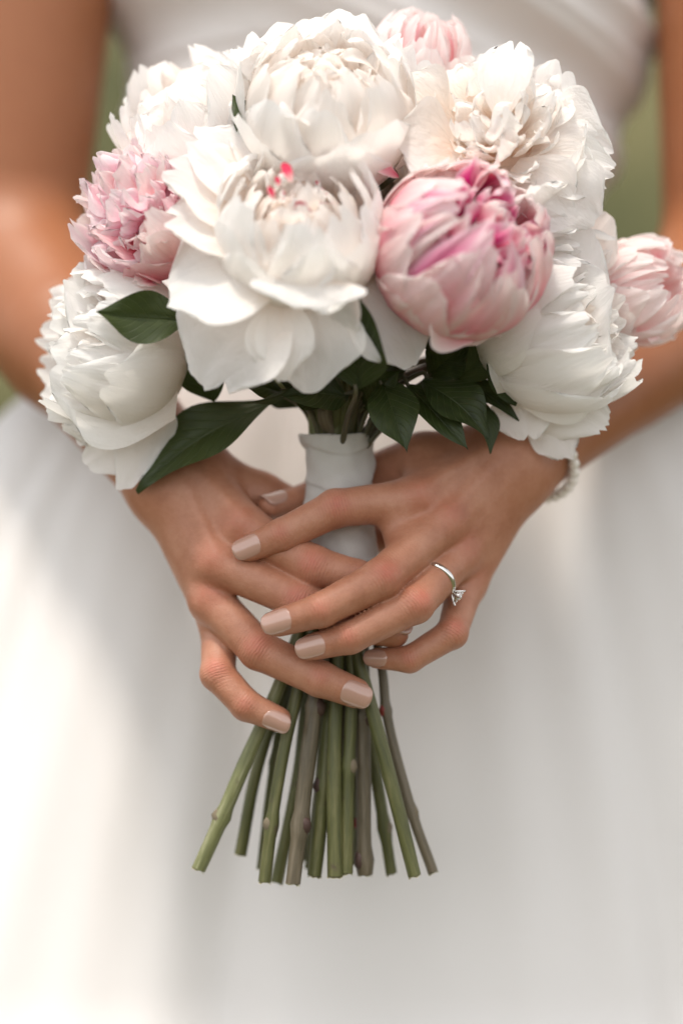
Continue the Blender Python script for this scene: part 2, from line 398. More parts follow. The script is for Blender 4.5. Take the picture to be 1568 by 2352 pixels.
# her right hand (left in the picture), underneath
RF = dict(
    index=([z1(385, 500, -62), z1(718, 682, -126), z1(925, 735, -122), z1(1060, 770, -70)], (47, 44, 37, 30)),
    middle=([z1(255, 668, -68), z1(650, 848, -126), z1(885, 955, -128), z1(1162, 1022, -100)], (48, 43, 38, 31)),
    ring=([z1(228, 850, -52), z1(455, 1085, -112), z1(745, 1222, -138), z1(978, 1315, -126)], (46, 44, 39, 33)),
    pinky=([z1(272, 965, -12), z1(258, 1200, -85), z1(395, 1350, -112), z1(600, 1440, -112)], (43, 38, 34, 28)))
RP = [(Q(438, 1070, 52), z1(385, 500, -58), 62, 50), (Q(412, 1092, 32), z1(255, 668, -62), 64, 50),
      (Q(392, 1112, 34), z1(228, 850, -45), 60, 47), (Q(372, 1128, 42), z1(272, 965, -5), 58, 44),
      (Q(430, 1110, 70), Q(530, 1300, 10), 60, 56), (Q(445, 1068, 62), Q(600, 1135, 60), 58, 46)]
RT = ([Q(600, 1135, 65), Q(745, 1195, 128), Q(820, 1225, 125), Q(900, 1250, 100)], (46, 42, 37, 29))
ER = Q(5, 600, 850)
RW1, RW2 = Q(432, 1062, 52), Q(362, 1128, 48)
RA = [(RW1, mid(RW1, ER, .55), 66, 122), (RW2, mid(RW2, ER, .5), 64, 122), (mid(RW1, ER, .45), ER, 112, 205), (mid(Q(395, 1095, 50), ER, .62), mid(Q(395, 1095, 50), ER, .85), 165, 195),
      (ER, Q(120, -700, 900), 205, 260), (Q(120, -700, 900), Q(450, -1000, 950), 260, 260), (Q(450, -1000, 950), Q(800, -1000, 950), 260, 220)]

person = empty('person', (100, 900, -1.0 / S))
tag(person, 'bride in white dress clasping the bouquet in front of her waist', 'person')

def build_body():
    Vs, Fs, At = [], [], {k: [] for k in ('red', 'tan', 'wrinkle', 'wrinkle_at')}
    off = 0
    for fd, palm, thumb, arm, E, (lo, hi) in (
            (LF, LP, LT, LA, EL, ((-260, -300, -460), (1400, 1200, 1420))),
            (RF, RP, RT, RA, ER, ((-1300, -300, -620), (200, 1200, 1420)))):
        H = make_hand(list(fd.values()), palm, thumb, arm)
        parts = [polygonise(H.sdf, lo, hi, 4.8)]
        l2 = (-1300, 400, 1380) if E[0] < 0 else (-20, 400, 1380); h2 = (60, 1400, 3100) if E[0] < 0 else (1500, 1400, 3100)
        parts.append(polygonise(H.sdf, l2, h2, 22))
        for V, F in parts:
            red = np.zeros(len(V)); wm = np.zeros(len(V)); wt = np.zeros(len(V))
            dors = nrm([0, -1, .2])
            for segs, pts, rad in H.f:
                for k, (amp, sr) in ((0, (.42, .8)), (1, (.80, .60)), (2, (.50, .5)), (3, (.22, 1.0))):
                    j = pts[k]; r = rad[k]; a = nrm(pts[min(k + 1, 3)] - pts[max(k - 1, 0)])
                    dn = nrm(dors - a * (dors @ a)); jj = j + dn * r * .9
                    if k == 3: jj = j - a * r
                    d = np.linalg.norm(V - jj, axis=1)
                    red = np.maximum(red, amp * np.exp(-(d / (sr * r)) ** 2))
                    if k in (1, 2):
                        m = np.exp(-(d / (r * (1.05 if k == 1 else .8))) ** 2) * (1.0 if k == 1 else .75)
                        up = m > wm; wt[up] = ((V - j) @ a)[up]; wm = np.maximum(wm, m)
            dist = np.linalg.norm(V - (pts[0] * 0 + mid(palm[0][0], palm[3][0])), axis=1)
            ea = nrm(E - palm[1][0]); along = (V - palm[1][0]) @ ea
            tan = np.clip((along + 160) / 420, 0, 1)
            Vs.append(V); Fs.append(F + off); off += len(V)
            for k, v in (('red', red), ('tan', tan), ('wrinkle', wm), ('wrinkle_at', wt)): At[k].append(v)
    o = mesh_obj('body', np.concatenate(Vs), np.concatenate(Fs), SKIN, person)
    for k, v in At.items(): attr(o, k, np.concatenate(v))
    return o
build_body()

def nail(fing, dors, width, length, parent, over=3):
    pts, rad = fing; rad = tuple(r * 1.045 for r in rad); width *= 1.04; length *= 1.06; ax = nrm(pts[3] - pts[2]); r = rad[3]
    dn = nrm(np.array(dors, float) - ax * (np.array(dors, float) @ ax)); la = np.cross(ax, dn)
    end = pts[3] - ax * r * .92
    nu, nv = 13, 12
    V, UV = [], []
    dl = np.linalg.norm(end - pts[2])
    for layer in (0, 1):
        for i in range(nv):
            v = i / (nv - 1)
            for j in range(nu):
                u = -1 + 2 * j / (nu - 1)
                # rounded base, squared-oval tip
                wv = width * .5 * (math.sqrt(max(0, 1 - (1 - min(1, v / .42)) ** 2)) * .5 + .5) * (1 - .30 * max(0, (v - .68) / .32) ** 2.6)
                s = u * wv
                rr = (r + (rad[2] - r) * min(1, max(0, -((v - 1) * length + r * .95) / dl))) * 1.01
                ang = s / (rr * .98)
                along = (v - 1) * length + r * .95 + over - 5.0 * u * u * max(0, (v - .5) * 2) - 7 * (1 - v) * (1 - u * u) * .8 + 4 * (1 - v) * u * u * 0
                hgt = rr * math.cos(ang) * (1 - .02) + 1.2 - 2.6 * layer
                drop = -.10 * rr * max(0, v - .5) ** 2 * 4 * .8 - (1.4 if v == 0 or abs(u) == 1 else 0) * (1 - layer)
                V.append(end + ax * along + la * rr * math.sin(ang) + dn * (hgt + drop - .01 * rr))
                UV.append((u * .5 + .5, v))
    V = np.array(V); g = grid_faces(nv, nu); n = nu * nv
    fs = [g, g[:, ::-1] + n]
    rim = [i for i in range(nu)] + [i * nu + nu - 1 for i in range(1, nv)] + [(nv - 1) * nu + j for j in range(nu - 2, -1, -1)] + [i * nu for i in range(nv - 2, 0, -1)]
    rim = np.array(rim); nx = np.roll(rim, -1)
    fs.append(np.stack([nx, rim, rim + n, nx + n], 1))
    return mesh_obj('fingernail', V, np.concatenate(fs), NAIL, parent, np.array(UV))
nail(LF['index'], (-.1, -1, .22), 56, 62, person); nail(LF['middle'], (-.1, -1, .20), 58, 66, person)
nail(LF['ring'], (0, -1, .12), 54, 64, person); nail(LF['pinky'], (0, -1, .05), 42, 50, person)
nail(RF['ring'], (.1, -1, -.10), 62, 66, person); nail(RF['pinky'], (.1, -1, -.32), 52, 58, person)
nail(LT, (-.35, -.75, .55), 56, 62, person)
nail(RF['middle'], (.5, -.3, .6), 54, 60, person)

# ---------------------------------------------------------------- the dress
def interp(x, xs, ys): return np.interp(x, xs, ys)
def build_skirt():
    nz_, nt_ = 150, 420
    py = np.linspace(520, 1176 + 1.0 / S / 1.0, nz_) ; z = 1176 - py
    z = np.maximum(z, -1.0 / S + 60)
    th = np.linspace(0, 2 * np.pi, nt_, endpoint=False)
    T, Z = np.meshgrid(th, z); P = 1176 - Z
    a = interp(P, [520, 600, 750, 920, 1200, 2400, 6700], [600, 640, 840, 1040, 1250, 1750, 3300])
    b = interp(P, [520, 600, 750, 1000, 1300, 2400, 6700], [430, 440, 470, 500, 540, 700, 1900])
    grow = np.clip((P - 600) / 1500, 0, 1.6)
    rng = np.random.default_rng(12)
    f = np.zeros_like(T)
    for k in (9, 14, 19, 26, 37, 47): f += np.sin(k * T + rng.uniform(0, 6.3) + .35 * np.sin(P / 420 + k)) * (10 / k)
    f = f * 22 * grow
    X = 100 + (a + f) * np.cos(T); Y = 1060 + (b + f) * np.sin(T)
    V = np.stack([X, Y, Z], -1).reshape(-1, 3)
    uv = np.stack([T / 6.283 * 4, Z / 2000], -1).reshape(-1, 2)
    mesh_obj('dress_skirt', V, grid_faces(nz_, nt_, True)[:, ::-1], SATIN, person, uv)
def build_bodice():
    nz_, nt_ = 260, 520
    z = np.linspace(1176 + 750, 1176 - 600, nz_); th = np.linspace(0, 2 * np.pi, nt_, endpoint=False)
    T, Z = np.meshgrid(th, z); P = 1176 - Z
    a = interp(P, [-750, -300, -80, 40, 150, 300, 450, 600], [740, 760, 735, 695, 670, 600, 575, 592])
    b = interp(P, [-750, -380, -160, 0, 120, 300, 600], [470, 600, 570, 490, 455, 435, 436])
    X0 = 112 + a * np.cos(T); rng = np.random.default_rng(3)
    # crossed ruching: folds fall to the right, fanning out from the left side
    q = Z + .42 * X0 + .00018 * (X0 - 300) ** 2 * np.sign(X0 - 300) * .5 + 30 * np.sin(X0 / 260 + Z / 300)
    q2 = Z - .10 * X0 + 26 * np.sin(X0 / 210)
    def folds(q, s):
        r = np.zeros_like(q)
        for wl, am in ((90, 9), (150, 20), (240, 32), (380, 28)): r += am * (1 - np.abs(np.sin(q * np.pi / wl / 2 + s + wl)) * 1.6)
        return r
    blend = 1 / (1 + np.exp(-(X0 + 120 - .25 * Z * 0) / 90))
    f = (folds(q, .3) * blend + folds(q2, 1.7) * (1 - blend)) * .95
    X = 112 + (a + f) * np.cos(T); Y = 1060 + (b + f) * np.sin(T)
    V = np.stack([X, Y, Z], -1).reshape(-1, 3)
    uv = np.stack([T / 6.283 * 4, Z / 2000], -1).reshape(-1, 2)
    mesh_obj('dress_bodice', V, grid_faces(nz_, nt_, True)[:, ::-1], SATIN, person, uv)
build_skirt(); build_bodice()

# ---------------------------------------------------------------- tubes
def catmull(pts, n):
    pts = np.array(pts, float); P = np.vstack([2 * pts[0] - pts[1], pts, 2 * pts[-1] - pts[-2]])
    out = []
    seg = len(pts) - 1
    for i in range(seg):
        p0, p1, p2, p3 = P[i:i + 4]
        for t in np.linspace(0, 1, n, endpoint=(i == seg - 1)):
            out.append(.5 * (2 * p1 + (p2 - p0) * t + (2 * p0 - 5 * p1 + 4 * p2 - p3) * t * t + (3 * p1 - p0 - 3 * p2 + p3) * t ** 3))
    return np.array(out)
def tube(path, rad, ns=12, ridges=0.0, seed=0, capends=True):
    n = len(path); T = np.gradient(path, axis=0); T /= np.linalg.norm(T, axis=1)[:, None]
    up = np.array([0, 1, 0.01]); V = []; UV = []
    rng = np.random.default_rng(seed); ph = rng.uniform(0, 6.3, 3)
    L = np.concatenate([[0], np.cumsum(np.linalg.norm(np.diff(path, axis=0), axis=1))])
    for i in range(n):
        a = nrm(np.cross(T[i], up)); b = np.cross(T[i], a)
        for j in range(ns):
            th = 2 * np.pi * j / ns
            r = rad[i] * (1 + ridges * (np.sin(3 * th + ph[0]) * .5 + np.sin(5 * th + ph[1] + L[i] * .004) * .4))
            V.append(path[i] + (a * math.cos(th) + b * math.sin(th)) * r); UV.append((j / ns, L[i] / 400))
    F = grid_faces(n, ns, True)
    if capends:
        V.append(path[0]); V.append(path[-1]); UV += [(0.5, 0), (.5, 1)]
        k = len(V)
        c0 = np.array([[j, (j + 1) % ns, k - 2, k - 2] for j in range(ns)]); c1 = np.array([[(n - 1) * ns + (j + 1) % ns, (n - 1) * ns + j, k - 1, k - 1] for j in range(ns)])
        F = np.vstack([F, c0, c1]) if False else F
    return np.array(V), F, np.array(UV)
def ball(c, r, nu=12, nv=8, sq=(1, 1, 1)):
    V = []
    for i in range(nv + 1):
        p = math.pi * i / nv
        for j in range(nu):
            t = 2 * math.pi * j / nu
            V.append(np.array(c) + r * np.array([math.sin(p) * math.cos(t) * sq[0], math.sin(p) * math.sin(t) * sq[1], math.cos(p) * sq[2]]))
    return np.array(V), grid_faces(nv + 1, nu, True)

# ---------------------------------------------------------------- petals and leaves
RNG = np.random.default_rng(77)
def wob(u, rng, k0=2, k1=6):
    """a smooth random wave over -1..1"""
    s = 0
    for k in range(k0, k1): s = s + np.sin(u * k * 1.9 + rng.uniform(0, 6.3)) * rng.uniform(.4, 1) / math.sqrt(k)
    return s
def petal_grid(L, W, rng, tipround=.28, notch=.06, nu=13, nv=15, base=.3, wide=.66):
    u = np.linspace(-1, 1, nu); v = np.linspace(0, 1, nv); U, Vv = np.meshgrid(u, v)
    cut = tipround * np.abs(u) ** 2.6 + notch * np.abs(wob(u, rng, 1, 4)) * .6 + notch * .25 * np.abs(wob(u * 2.2, rng, 2, 5))
    if rng.random() < .45: c = rng.uniform(-.4, .4); cut = cut + notch * 1.5 * np.exp(-((u - c) / .13) ** 2)
    vl = Vv * (1 - cut[None, :])
    x = Vv / wide
    sh = np.where(Vv < wide, base + (1 - base) * np.sin(np.clip(x, 0, 1) * np.pi / 2) ** 1.1, 1 - .42 * (np.clip(Vv - wide, 0, 1) / (1 - wide)) ** 3.2)
    s = U * W * .5 * sh
    return U, Vv, vl * L, s, sh
def shell_petal(R, cover, W, rng, flare=0.0, ruf=.05, a0=5.0, r0=.12, rho=None, nu=19, nv=17, notch=.045, tipround=.15, curl_in=0.0):
    """a petal that hugs a sphere of radius R standing on its pole; axis +z, outward +y, in local units"""
    L = R * math.radians(cover) * 1.02
    U, Vv, l, s, sh = petal_grid(L, W, rng, tipround, notch, nu, nv)
    fine = np.linspace(0, L, 160); tv = fine / L
    ang = np.radians(a0 + cover * tv - flare * np.clip((tv - .62) / .38, 0, 1) ** 1.4 + curl_in * np.clip((tv - .8) / .2, 0, 1) ** 1.3)
    cr = r0 * R + np.concatenate([[0], np.cumsum(np.cos(ang[:-1]) * np.diff(fine))]); cz = np.concatenate([[0], np.cumsum(np.sin(ang[:-1]) * np.diff(fine))])
    A = np.interp(l, fine, ang); Rr = np.interp(l, fine, cr); Zz = np.interp(l, fine, cz)
    rho = rho or R
    sa = np.clip(s / rho, -1.45, 1.45)
    lat = rho * np.sin(sa); dep = rho * (1 - np.cos(sa))
    wav = ruf * R * (Vv ** 2.2) * (wob(U + Vv * .3, rng, 2, 5) * (.35 + .65 * np.abs(U)) * .6 + wob(Vv * 1.2 + U * .8, rng, 1, 3) * .35)
    dep = dep + wav + .016 * R * Vv ** 1.3 * wob(U * 1.7, rng, 2, 5)
    nr_, nz_ = -np.sin(A), np.cos(A)
    return np.stack([lat, Rr + dep * nr_, Zz + dep * nz_], -1).reshape(-1, 3), grid_faces(nv, nu), np.stack([U * .5 + .5, Vv], -1).reshape(-1, 2)
def free_petal(P0, P1, W, Nn, rng, bow=.12, cup=.25, tip=0.0, ruf=.05, notch=.07, tipround=.2, nu=17, nv=19, base=.25, wide=.66, twist=0.0):
    P0 = np.array(P0, float); P1 = np.array(P1, float); L = np.linalg.norm(P1 - P0); T = nrm(P1 - P0)
    Nn = np.array(Nn, float); Nn = nrm(Nn - T * (Nn @ T)); B = np.cross(T, Nn)
    U, Vv, l, s, sh = petal_grid(L, W, rng, tipround, notch, nu, nv, base, wide)
    t = l / L
    h = bow * L * np.sin(np.pi * np.clip(t, 0, 1)) + tip * L * np.clip((t - .6) / .4, 0, 1.2) ** 2
    h = h + cup * W * .5 * (s / (W * .5)) ** 2 * (.4 + .6 * Vv)
    h = h + ruf * W * Vv ** 1.8 * (wob(U + Vv * .4, rng, 2, 6) * (.3 + .7 * np.abs(U)) * .7 + wob(Vv * 2 + U, rng, 1, 3) * .3)
    h = h + .020 * W * Vv ** 1.2 * wob(U * 1.9 + .15 * np.sin(Vv * 5), rng, 2, 6)
    tw = twist * t
    lat = s * np.cos(tw); h = h + s * np.sin(tw)
    P = P0 + T * l[..., None] + B * lat[..., None] + Nn * h[..., None]
    return P.reshape(-1, 3), grid_faces(nv, nu), np.stack([U * .5 + .5, Vv], -1).reshape(-1, 2)
def leaf_patch(P0, P1, W, Nn, rng, bow=.08, fold=.18, tip=0.0, nu=11, nv=22, wide=.42, wave=.035):
    P0 = np.array(P0, float); P1 = np.array(P1, float); L = np.linalg.norm(P1 - P0); T = nrm(P1 - P0)
    Nn = np.array(Nn, float); Nn = nrm(Nn - T * (Nn @ T)); B = np.cross(T, Nn)
    u = np.linspace(-1, 1, nu); v = np.linspace(0, 1, nv); U, Vv = np.meshgrid(u, v)
    x = np.where(Vv < wide, Vv / wide, (1 - Vv) / (1 - wide))
    sh = np.where(Vv < wide, np.sin(np.clip(x, 0, 1) * np.pi / 2) ** .9, np.clip(np.sin(np.clip(x, 0, 1) * np.pi / 2) ** 1.25, 0, 1)) + .012
    s = U * W * .5 * sh
    h = bow * L * np.sin(np.pi * Vv) + tip * L * np.clip((Vv - .55) / .45, 0, 1) ** 2 + fold * W * .5 * np.abs(U) ** 1.2 * sh
    h += wave * W * np.sin(Vv * 11 + rng.uniform(0, 6)) * U ** 2 * np.sign(U) * 1.5 - .035 * W * np.exp(-(U / .1) ** 2)
    sideways = wave * L * np.sin(Vv * 3 + rng.uniform(0, 6))
    P = P0 + T * (Vv * L)[..., None] + B * (s + sideways)[..., None] + Nn * h[..., None]
    return P.reshape(-1, 3), grid_faces(nv, nu), np.stack([U * .5 + .5, Vv], -1).reshape(-1, 2)

class Flower:
    def __init__(s, name, centre, axis, R, label, seed, stem=None, group=None):
        s.c = np.array(centre, float); s.R = R; s.A = nrm(axis); s.rng = np.random.default_rng(seed)
        s.base = s.c - s.A * R
        s.root = empty(name, s.base); tag(s.root, label, 'flower', group)
        ref = np.array([0, -1, 0.0]) if abs(s.A[1]) < .9 else np.array([0, 0, 1.0])
        s.X = nrm(np.cross(ref, s.A)); s.Y = np.cross(s.A, s.X)      # local x, y
    def phi_to(s, v):
        """azimuth (about the axis) of a world direction"""
        return math.atan2(np.dot(v, s.Y), np.dot(v, s.X))
    def shell(s, n, rf, cover, W, m, flare=0, ruf=.05, jit=.08, phase=None, lift=0.0, cjit=7, off=(0, 0), only=None, **kw):
        ph0 = s.rng.uniform(0, 6.3) if phase is None else phase
        for i in range(n):
            ph = ph0 + 2 * np.pi * i / n + s.rng.normal(0, jit)
            if only is not None and not only(ph): continue
            R = s.R * rf * s.rng.uniform(.97, 1.03)
            V, F, UV = shell_petal(R, cover + s.rng.uniform(-cjit, cjit), W * s.R * s.rng.uniform(.85, 1.12), s.rng, flare=flare * s.rng.uniform(.5, 1.4), ruf=ruf, **kw)
            c, n_ = math.cos(ph - np.pi / 2), math.sin(ph - np.pi / 2)
            x = V[:, 0] * c - V[:, 1] * n_; y = V[:, 0] * n_ + V[:, 1] * c; z = V[:, 2] + s.R * (1 - rf) + lift * s.R
            mm = m if not isinstance(m, (list, tuple)) else m[int(s.rng.integers(len(m)))]
            mesh_obj('petal', s.base + x[:, None] * s.X + y[:, None] * s.Y + z[:, None] * s.A, F, mm, s.root, UV)
    def frill(s, n, th0, th1, L, W, m, ruf=.16, start=.25, only=None, bow=-.10):
        """many narrow crinkled petals standing out of the heart between polar angles th0..th1 (degrees from the axis)"""
        heart = s.base + s.A * s.R * .75
        for i in range(n):
            u = (i + .5) / n; ct = math.cos(math.radians(th0)) + (math.cos(math.radians(th1)) - math.cos(math.radians(th0))) * u
            st = math.sqrt(max(0, 1 - ct * ct)); ph = i * 2.39996 + s.rng.normal(0, .2)
            d = s.X * st * math.cos(ph) + s.Y * st * math.sin(ph) + s.A * ct
            if only is not None and not only(d): continue
            l = L * s.R * s.rng.uniform(.82, 1.12)
            inn = nrm(s.A - d * (s.A @ d) + s.rng.normal(0, .25, 3))
            V, F, UV = free_petal(heart + d * start * s.R, heart + d * l, W * s.R * s.rng.uniform(.7, 1.3), inn, s.rng, bow=bow, cup=.35, tip=s.rng.uniform(-.05, .22), ruf=ruf, notch=.05, nu=13, nv=12, twist=s.rng.normal(0, .35))
            mm = m if not isinstance(m, (list, tuple)) else m[int(s.rng.integers(len(m)))]
            mesh_obj('petal', V, F, mm, s.root, UV)
    def free(s, P0, P1, W, Nn, m=None, **kw):
        V, F, UV = free_petal(P0, P1, W, Nn, s.rng, **kw)
        return mesh_obj('petal', V, F, m or PW, s.root, UV)
    def heart(s, r, m):
        """petal-coloured ball added inside to fill the dark crevices between the petals"""
        V, F = ball(s.base + s.A * max(r * .6, s.R * .62), r, 20, 14); return mesh_obj('crevice_filler', V, F, m, s.root)
    def leaf(s, *a, **kw): return leaf_on(s.root, *a, **kw)
def leaf_on(root, P0, P1, W, Nn, seed=0, **kw):
    V, F, UV = leaf_patch(P0, P1, W, Nn, np.random.default_rng(seed), **kw)
    lf = mesh_obj('leaf', V, F, LEAF, root, UV)
    py0 = 1176 - P0[2] / (1 + P0[1] / CAMD)
    if py0 > 800 and abs(P0[0]) < 270:
        a = np.array(P0, float); e = Q(774 + np.clip(a[0] * .22, -44, 44), 990, np.clip(a[1] * .35, -40, 40)); T = nrm(np.array(P1) - a)
        path = catmull([a + T * 12, a - T * 18, mid(a - T * 40, e, .55), e + np.array([0, 0, -60])], 7)
        V, F, UV = tube(path, np.linspace(4.5, 7.5, len(path)), 8, .05, seed)
        mesh_obj('petiole', V, F, ST_D, lf, UV)
    return lf

FL = {}
WG = 'white peonies in the bouquet'
def D3(x, up, front): return nrm([x, -front, up])

# --- centre white peony, half open cup with hanging guard petals
f = FL['centre'] = Flower('white_peony', Q(688, 520, -310), D3(-.02, .66, .72), 182, 'half open white peony with hanging outer petals and red flecks inside', 11)
f.shell(4, 1.0, 108, 1.62, PW, flare=2, ruf=.06)
f.shell(5, .97, 120, 1.40, PW, flare=10, ruf=.08)
f.shell(6, .91, 130, 1.15, PW, flare=14, ruf=.09)
f.shell(7, .82, 136, .92, [PW, PC], flare=12, ruf=.11)
f.shell(7, .68, 138, .75, [PWR, PC, PC, PC], flare=10, ruf=.12)
f.shell(8, .50, 145, .55, PC, flare=0, ruf=.14)
f.frill(20, 3, 36, .88, .40, [PC, PC, PC, PWR], start=.35, ruf=.2)
f.heart(60, PC)
b = Q(660, 640, -300)
f.free(Q(640, 640, -330), Q(375, 690, -330), 330, (0, -.75, .65), bow=.16, cup=.12, ruf=.07, notch=.08)
f.free(Q(640, 660, -310), Q(470, 900, -300), 300, (-.2, -.85, .4), bow=.14, cup=.10, ruf=.06)
f.free(Q(650, 680, -350), Q(645, 880, -365), 150, (-.1, -1, .1), bow=.10, cup=.3, ruf=.05)
f.free(Q(700, 660, -320), Q(715, 905, -330), 240, (.1, -1, .1), bow=.12, cup=.3, ruf=.06)
f.free(Q(760, 630, -330), Q(800, 800, -330), 150, (-.5, -.85, .1), bow=.15, cup=.3, ruf=.06)
f.free(Q(720, 640, -420), Q(700, 715, -470), 250, (0, -.6, .8), bow=.1, cup=.15, ruf=.09, base=.6)
f.free(Q(620, 560, -260), Q(372, 500, -330), 220, (.2, -.8, .5), PC, bow=.14, cup=.2, ruf=.05)
f.free(Q(620, 520, -250), Q(370, 380, -300), 210, (.3, -.8, .35), PC, bow=.12, cup=.22, ruf=.07)
f.free(Q(620, 480, -240), Q(430, 300, -260), 190, (.35, -.8, .2), PW, bow=.12, cup=.25, ruf=.08)
f.free(Q(640, 470, -230), Q(520, 285, -240), 90, (.35, -.8, .1), PW, bow=.1, cup=.35, ruf=.08)
f.free(Q(650, 470, -220), Q(567, 275, -220), 80, (.25, -.85, .1), PW, bow=.1, cup=.4, ruf=.06)
f.free(Q(660, 450, -215), Q(615, 305, -225), 150, (.2, -.9, .1), PW, bow=.12, cup=.3, ruf=.06)
f.free(Q(810, 640, -290), Q(950, 845, -275), 215, (.2, -.9, .35), PW, bow=.10, cup=.25, ruf=.06)
f.free(Q(830, 600, -270), Q(880, 770, -260), 140, (.3, -.9, .1), PW, bow=.12, cup=.3, ruf=.05)

PX = petal_mat('petal_crimson', [(0, (.85, .55, .5)), (.4, (.62, .03, .09)), (1, (.46, .004, .04))], trans=.15)
for (x0, y0, x1, y1, w_) in ((668, 418, 650, 372, 22), (630, 460, 616, 426, 14), (768, 368, 726, 354, 16), (642, 428, 634, 404, 12)):
    dd_ = lambda x, y: -310 - math.sqrt(max(0, (182 * .93) ** 2 - (x - 688) ** 2 - (520 - y) ** 2))
    f.free(Q(x0, y0, dd_(x0, y0) + 8), Q(x1, y1, dd_(x1, y1) - 4), w_, (0, -.9, .4), PX, bow=.1, cup=.2, ruf=.06)

# --- top white peony, a full bowl
f = FL['top'] = Flower('white_peony', Q(756, 243, -190), D3(.08, .56, .76), 194, 'creamy white peony forming a full bowl at the bouquet crown', 23)
f.shell(5, 1.03, 106, 1.5, PW, flare=26, ruf=.08)
f.shell(5, 1.0, 120, 1.42, PW, flare=22, ruf=.09)
f.shell(6, .93, 136, 1.15, [PW, PC], flare=14, ruf=.09)
f.shell(7, .86, 146, .92, [PW, PC], flare=12, ruf=.10)
f.shell(8, .76, 154, .72, PC, flare=10, ruf=.12)
f.shell(9, .62, 160, .55, PC, ruf=.14)
f.frill(26, 3, 40, 1.0, .42, PC, start=.35, ruf=.2)
f.heart(60, PC)
f.free(Q(860, 250, -240), Q(925, 75, -150), 110, (-.4, -.85, .1), PW, bow=.14, cup=.35, ruf=.06, tipround=.7)
f.free(Q(640, 230, -190), Q(545, 110, -110), 160, (.5, -.8, .2), PW, bow=.16, cup=.3, ruf=.05)
f.free(Q(700, 290, -330), Q(640, 262, -390), 90, (.2, -.5, .8), PW, bow=.12, cup=.3, ruf=.08)

f.free(Q(915, 405, -250), Q(856, 388, -285), 46, (.1, -.8, .6), PR, bow=.1, cup=.2, ruf=.04)

# --- upper right white peony with a crinkled heart
f = FL['upper_right'] = Flower('white_peony', Q(1128, 318, -150), D3(-.18, .46, .85), 195, 'wide open white peony with crinkled cream heart and long upright petal', 31)
f.shell(6, 1.0, 96, 1.25, PW, flare=22, ruf=.09)
f.shell(7, .97, 102, 1.0, PW, flare=20, ruf=.11)
f.frill(70, 4, 80, .98, .42, [PC, PC, PW], ruf=.2)
f.heart(100, PC)
for (x0, y0, d0, x1, y1, d1, w_) in ((1150, 270, -240, 1184, 86, -170, 125), (1220, 300, -150, 1285, 200, -120, 150), (1230, 310, -160, 1385, 330, -140, 230), (1220, 350, -170, 1420, 395, -150, 110),
                                (1210, 370, -180, 1395, 430, -170, 130), (1180, 380, -200, 1320, 490, -200, 160), (1230, 280, -120, 1340, 250, -80, 180), (1050, 330, -200, 930, 360, -190, 180), (1080, 240, -150, 1040, 150, -100, 120), (1050, 290, -180, 940, 270, -170, 170), (1040, 340, -250, 902, 318, -270, 190), (1020, 260, -220, 925, 178, -200, 140), (1240, 400, -190, 1372, 512, -190, 190), (1080, 380, -240, 960, 402, -270, 150), (1250, 340, -150, 1415, 370, -130, 150)):
    f.free(Q(x0, y0, d0), Q(x1, y1, d1), w_, (-.25, -.9, .2), PW if x1 > 1100 else PC, bow=.12, cup=.28, ruf=.07, notch=.10)

# --- upper left white peony
f = FL['upper_left'] = Flower('white_peony', Q(448, 268, -30), D3(-.40, .70, .45), 166, 'plain white peony tucked behind the fluffy pink one', 41)
f.shell(5, 1.08, 104, 1.45, PW, flare=24, ruf=.07)
f.shell(6, 1.0, 122, 1.15, PW, flare=16, ruf=.08)
f.shell(7, .90, 132, .8, PW, flare=10, ruf=.10)
f.shell(7, .75, 140, .65, PC, flare=6, ruf=.12)
f.heart(60, PC)
f.free(Q(470, 300, -60), Q(505, 130, 0), 150, (-.2, -.9, .3), PW, bow=.14, cup=.3, ruf=.04)
f.free(Q(420, 320, -60), Q(385, 205, -10), 170, (.1, -.9, .3), PW, bow=.14, cup=.3, ruf=.04)
f.free(Q(400, 340, -30), Q(300, 295, 10), 130, (.2, -.9, .3), PW, bow=.14, cup=.3, ruf=.05)

for (x0, y0, d0, x1, y1, d1, w_) in ((430, 330, -110, 500, 262, -190, 150), (390, 320, -90, 318, 268, -110, 140), (470, 300, -120, 452, 165, -90, 170)):
    f.free(Q(x0, y0, d0), Q(x1, y1, d1), w_, (.1, -.9, .3), PW, bow=.14, cup=.25, ruf=.07)

# --- left pink peony: frilled lilac top over rose outer petals
f = FL['left_pink'] = Flower('pink_peony', Q(330, 468, -135), D3(-.56, .55, .62), 170, 'fluffy pink peony with frilled lilac heart and rose outer petals', 51)
f.shell(5, 1.0, 84, 1.25, PR, flare=4, ruf=.06)
f.shell(6, .97, 96, 1.0, [PR, PR, PB], flare=8, ruf=.07)
f.shell(7, .92, 108, .75, [PL, PB], flare=14, ruf=.12)
f.frill(74, 3, 82, 1.06, .46, [PL, PL, PB], start=.2, ruf=.3)
f.heart(95, PL)
for (x0, y0, x1, y1, w_, mm) in ((360, 620, 255, 560, 120, PR), (370, 640, 290, 610, 90, PR), (380, 600, 330, 500, 130, PR), (400, 600, 430, 545, 110, PR), (330, 590, 205, 530, 90, PR), (350, 650, 310, 655, 60, PP)):
    f.free(Q(x0, y0, -130), Q(x1, y1, -210), w_, (.2, -.8, .5), mm, bow=.14, cup=.3, ruf=.06)

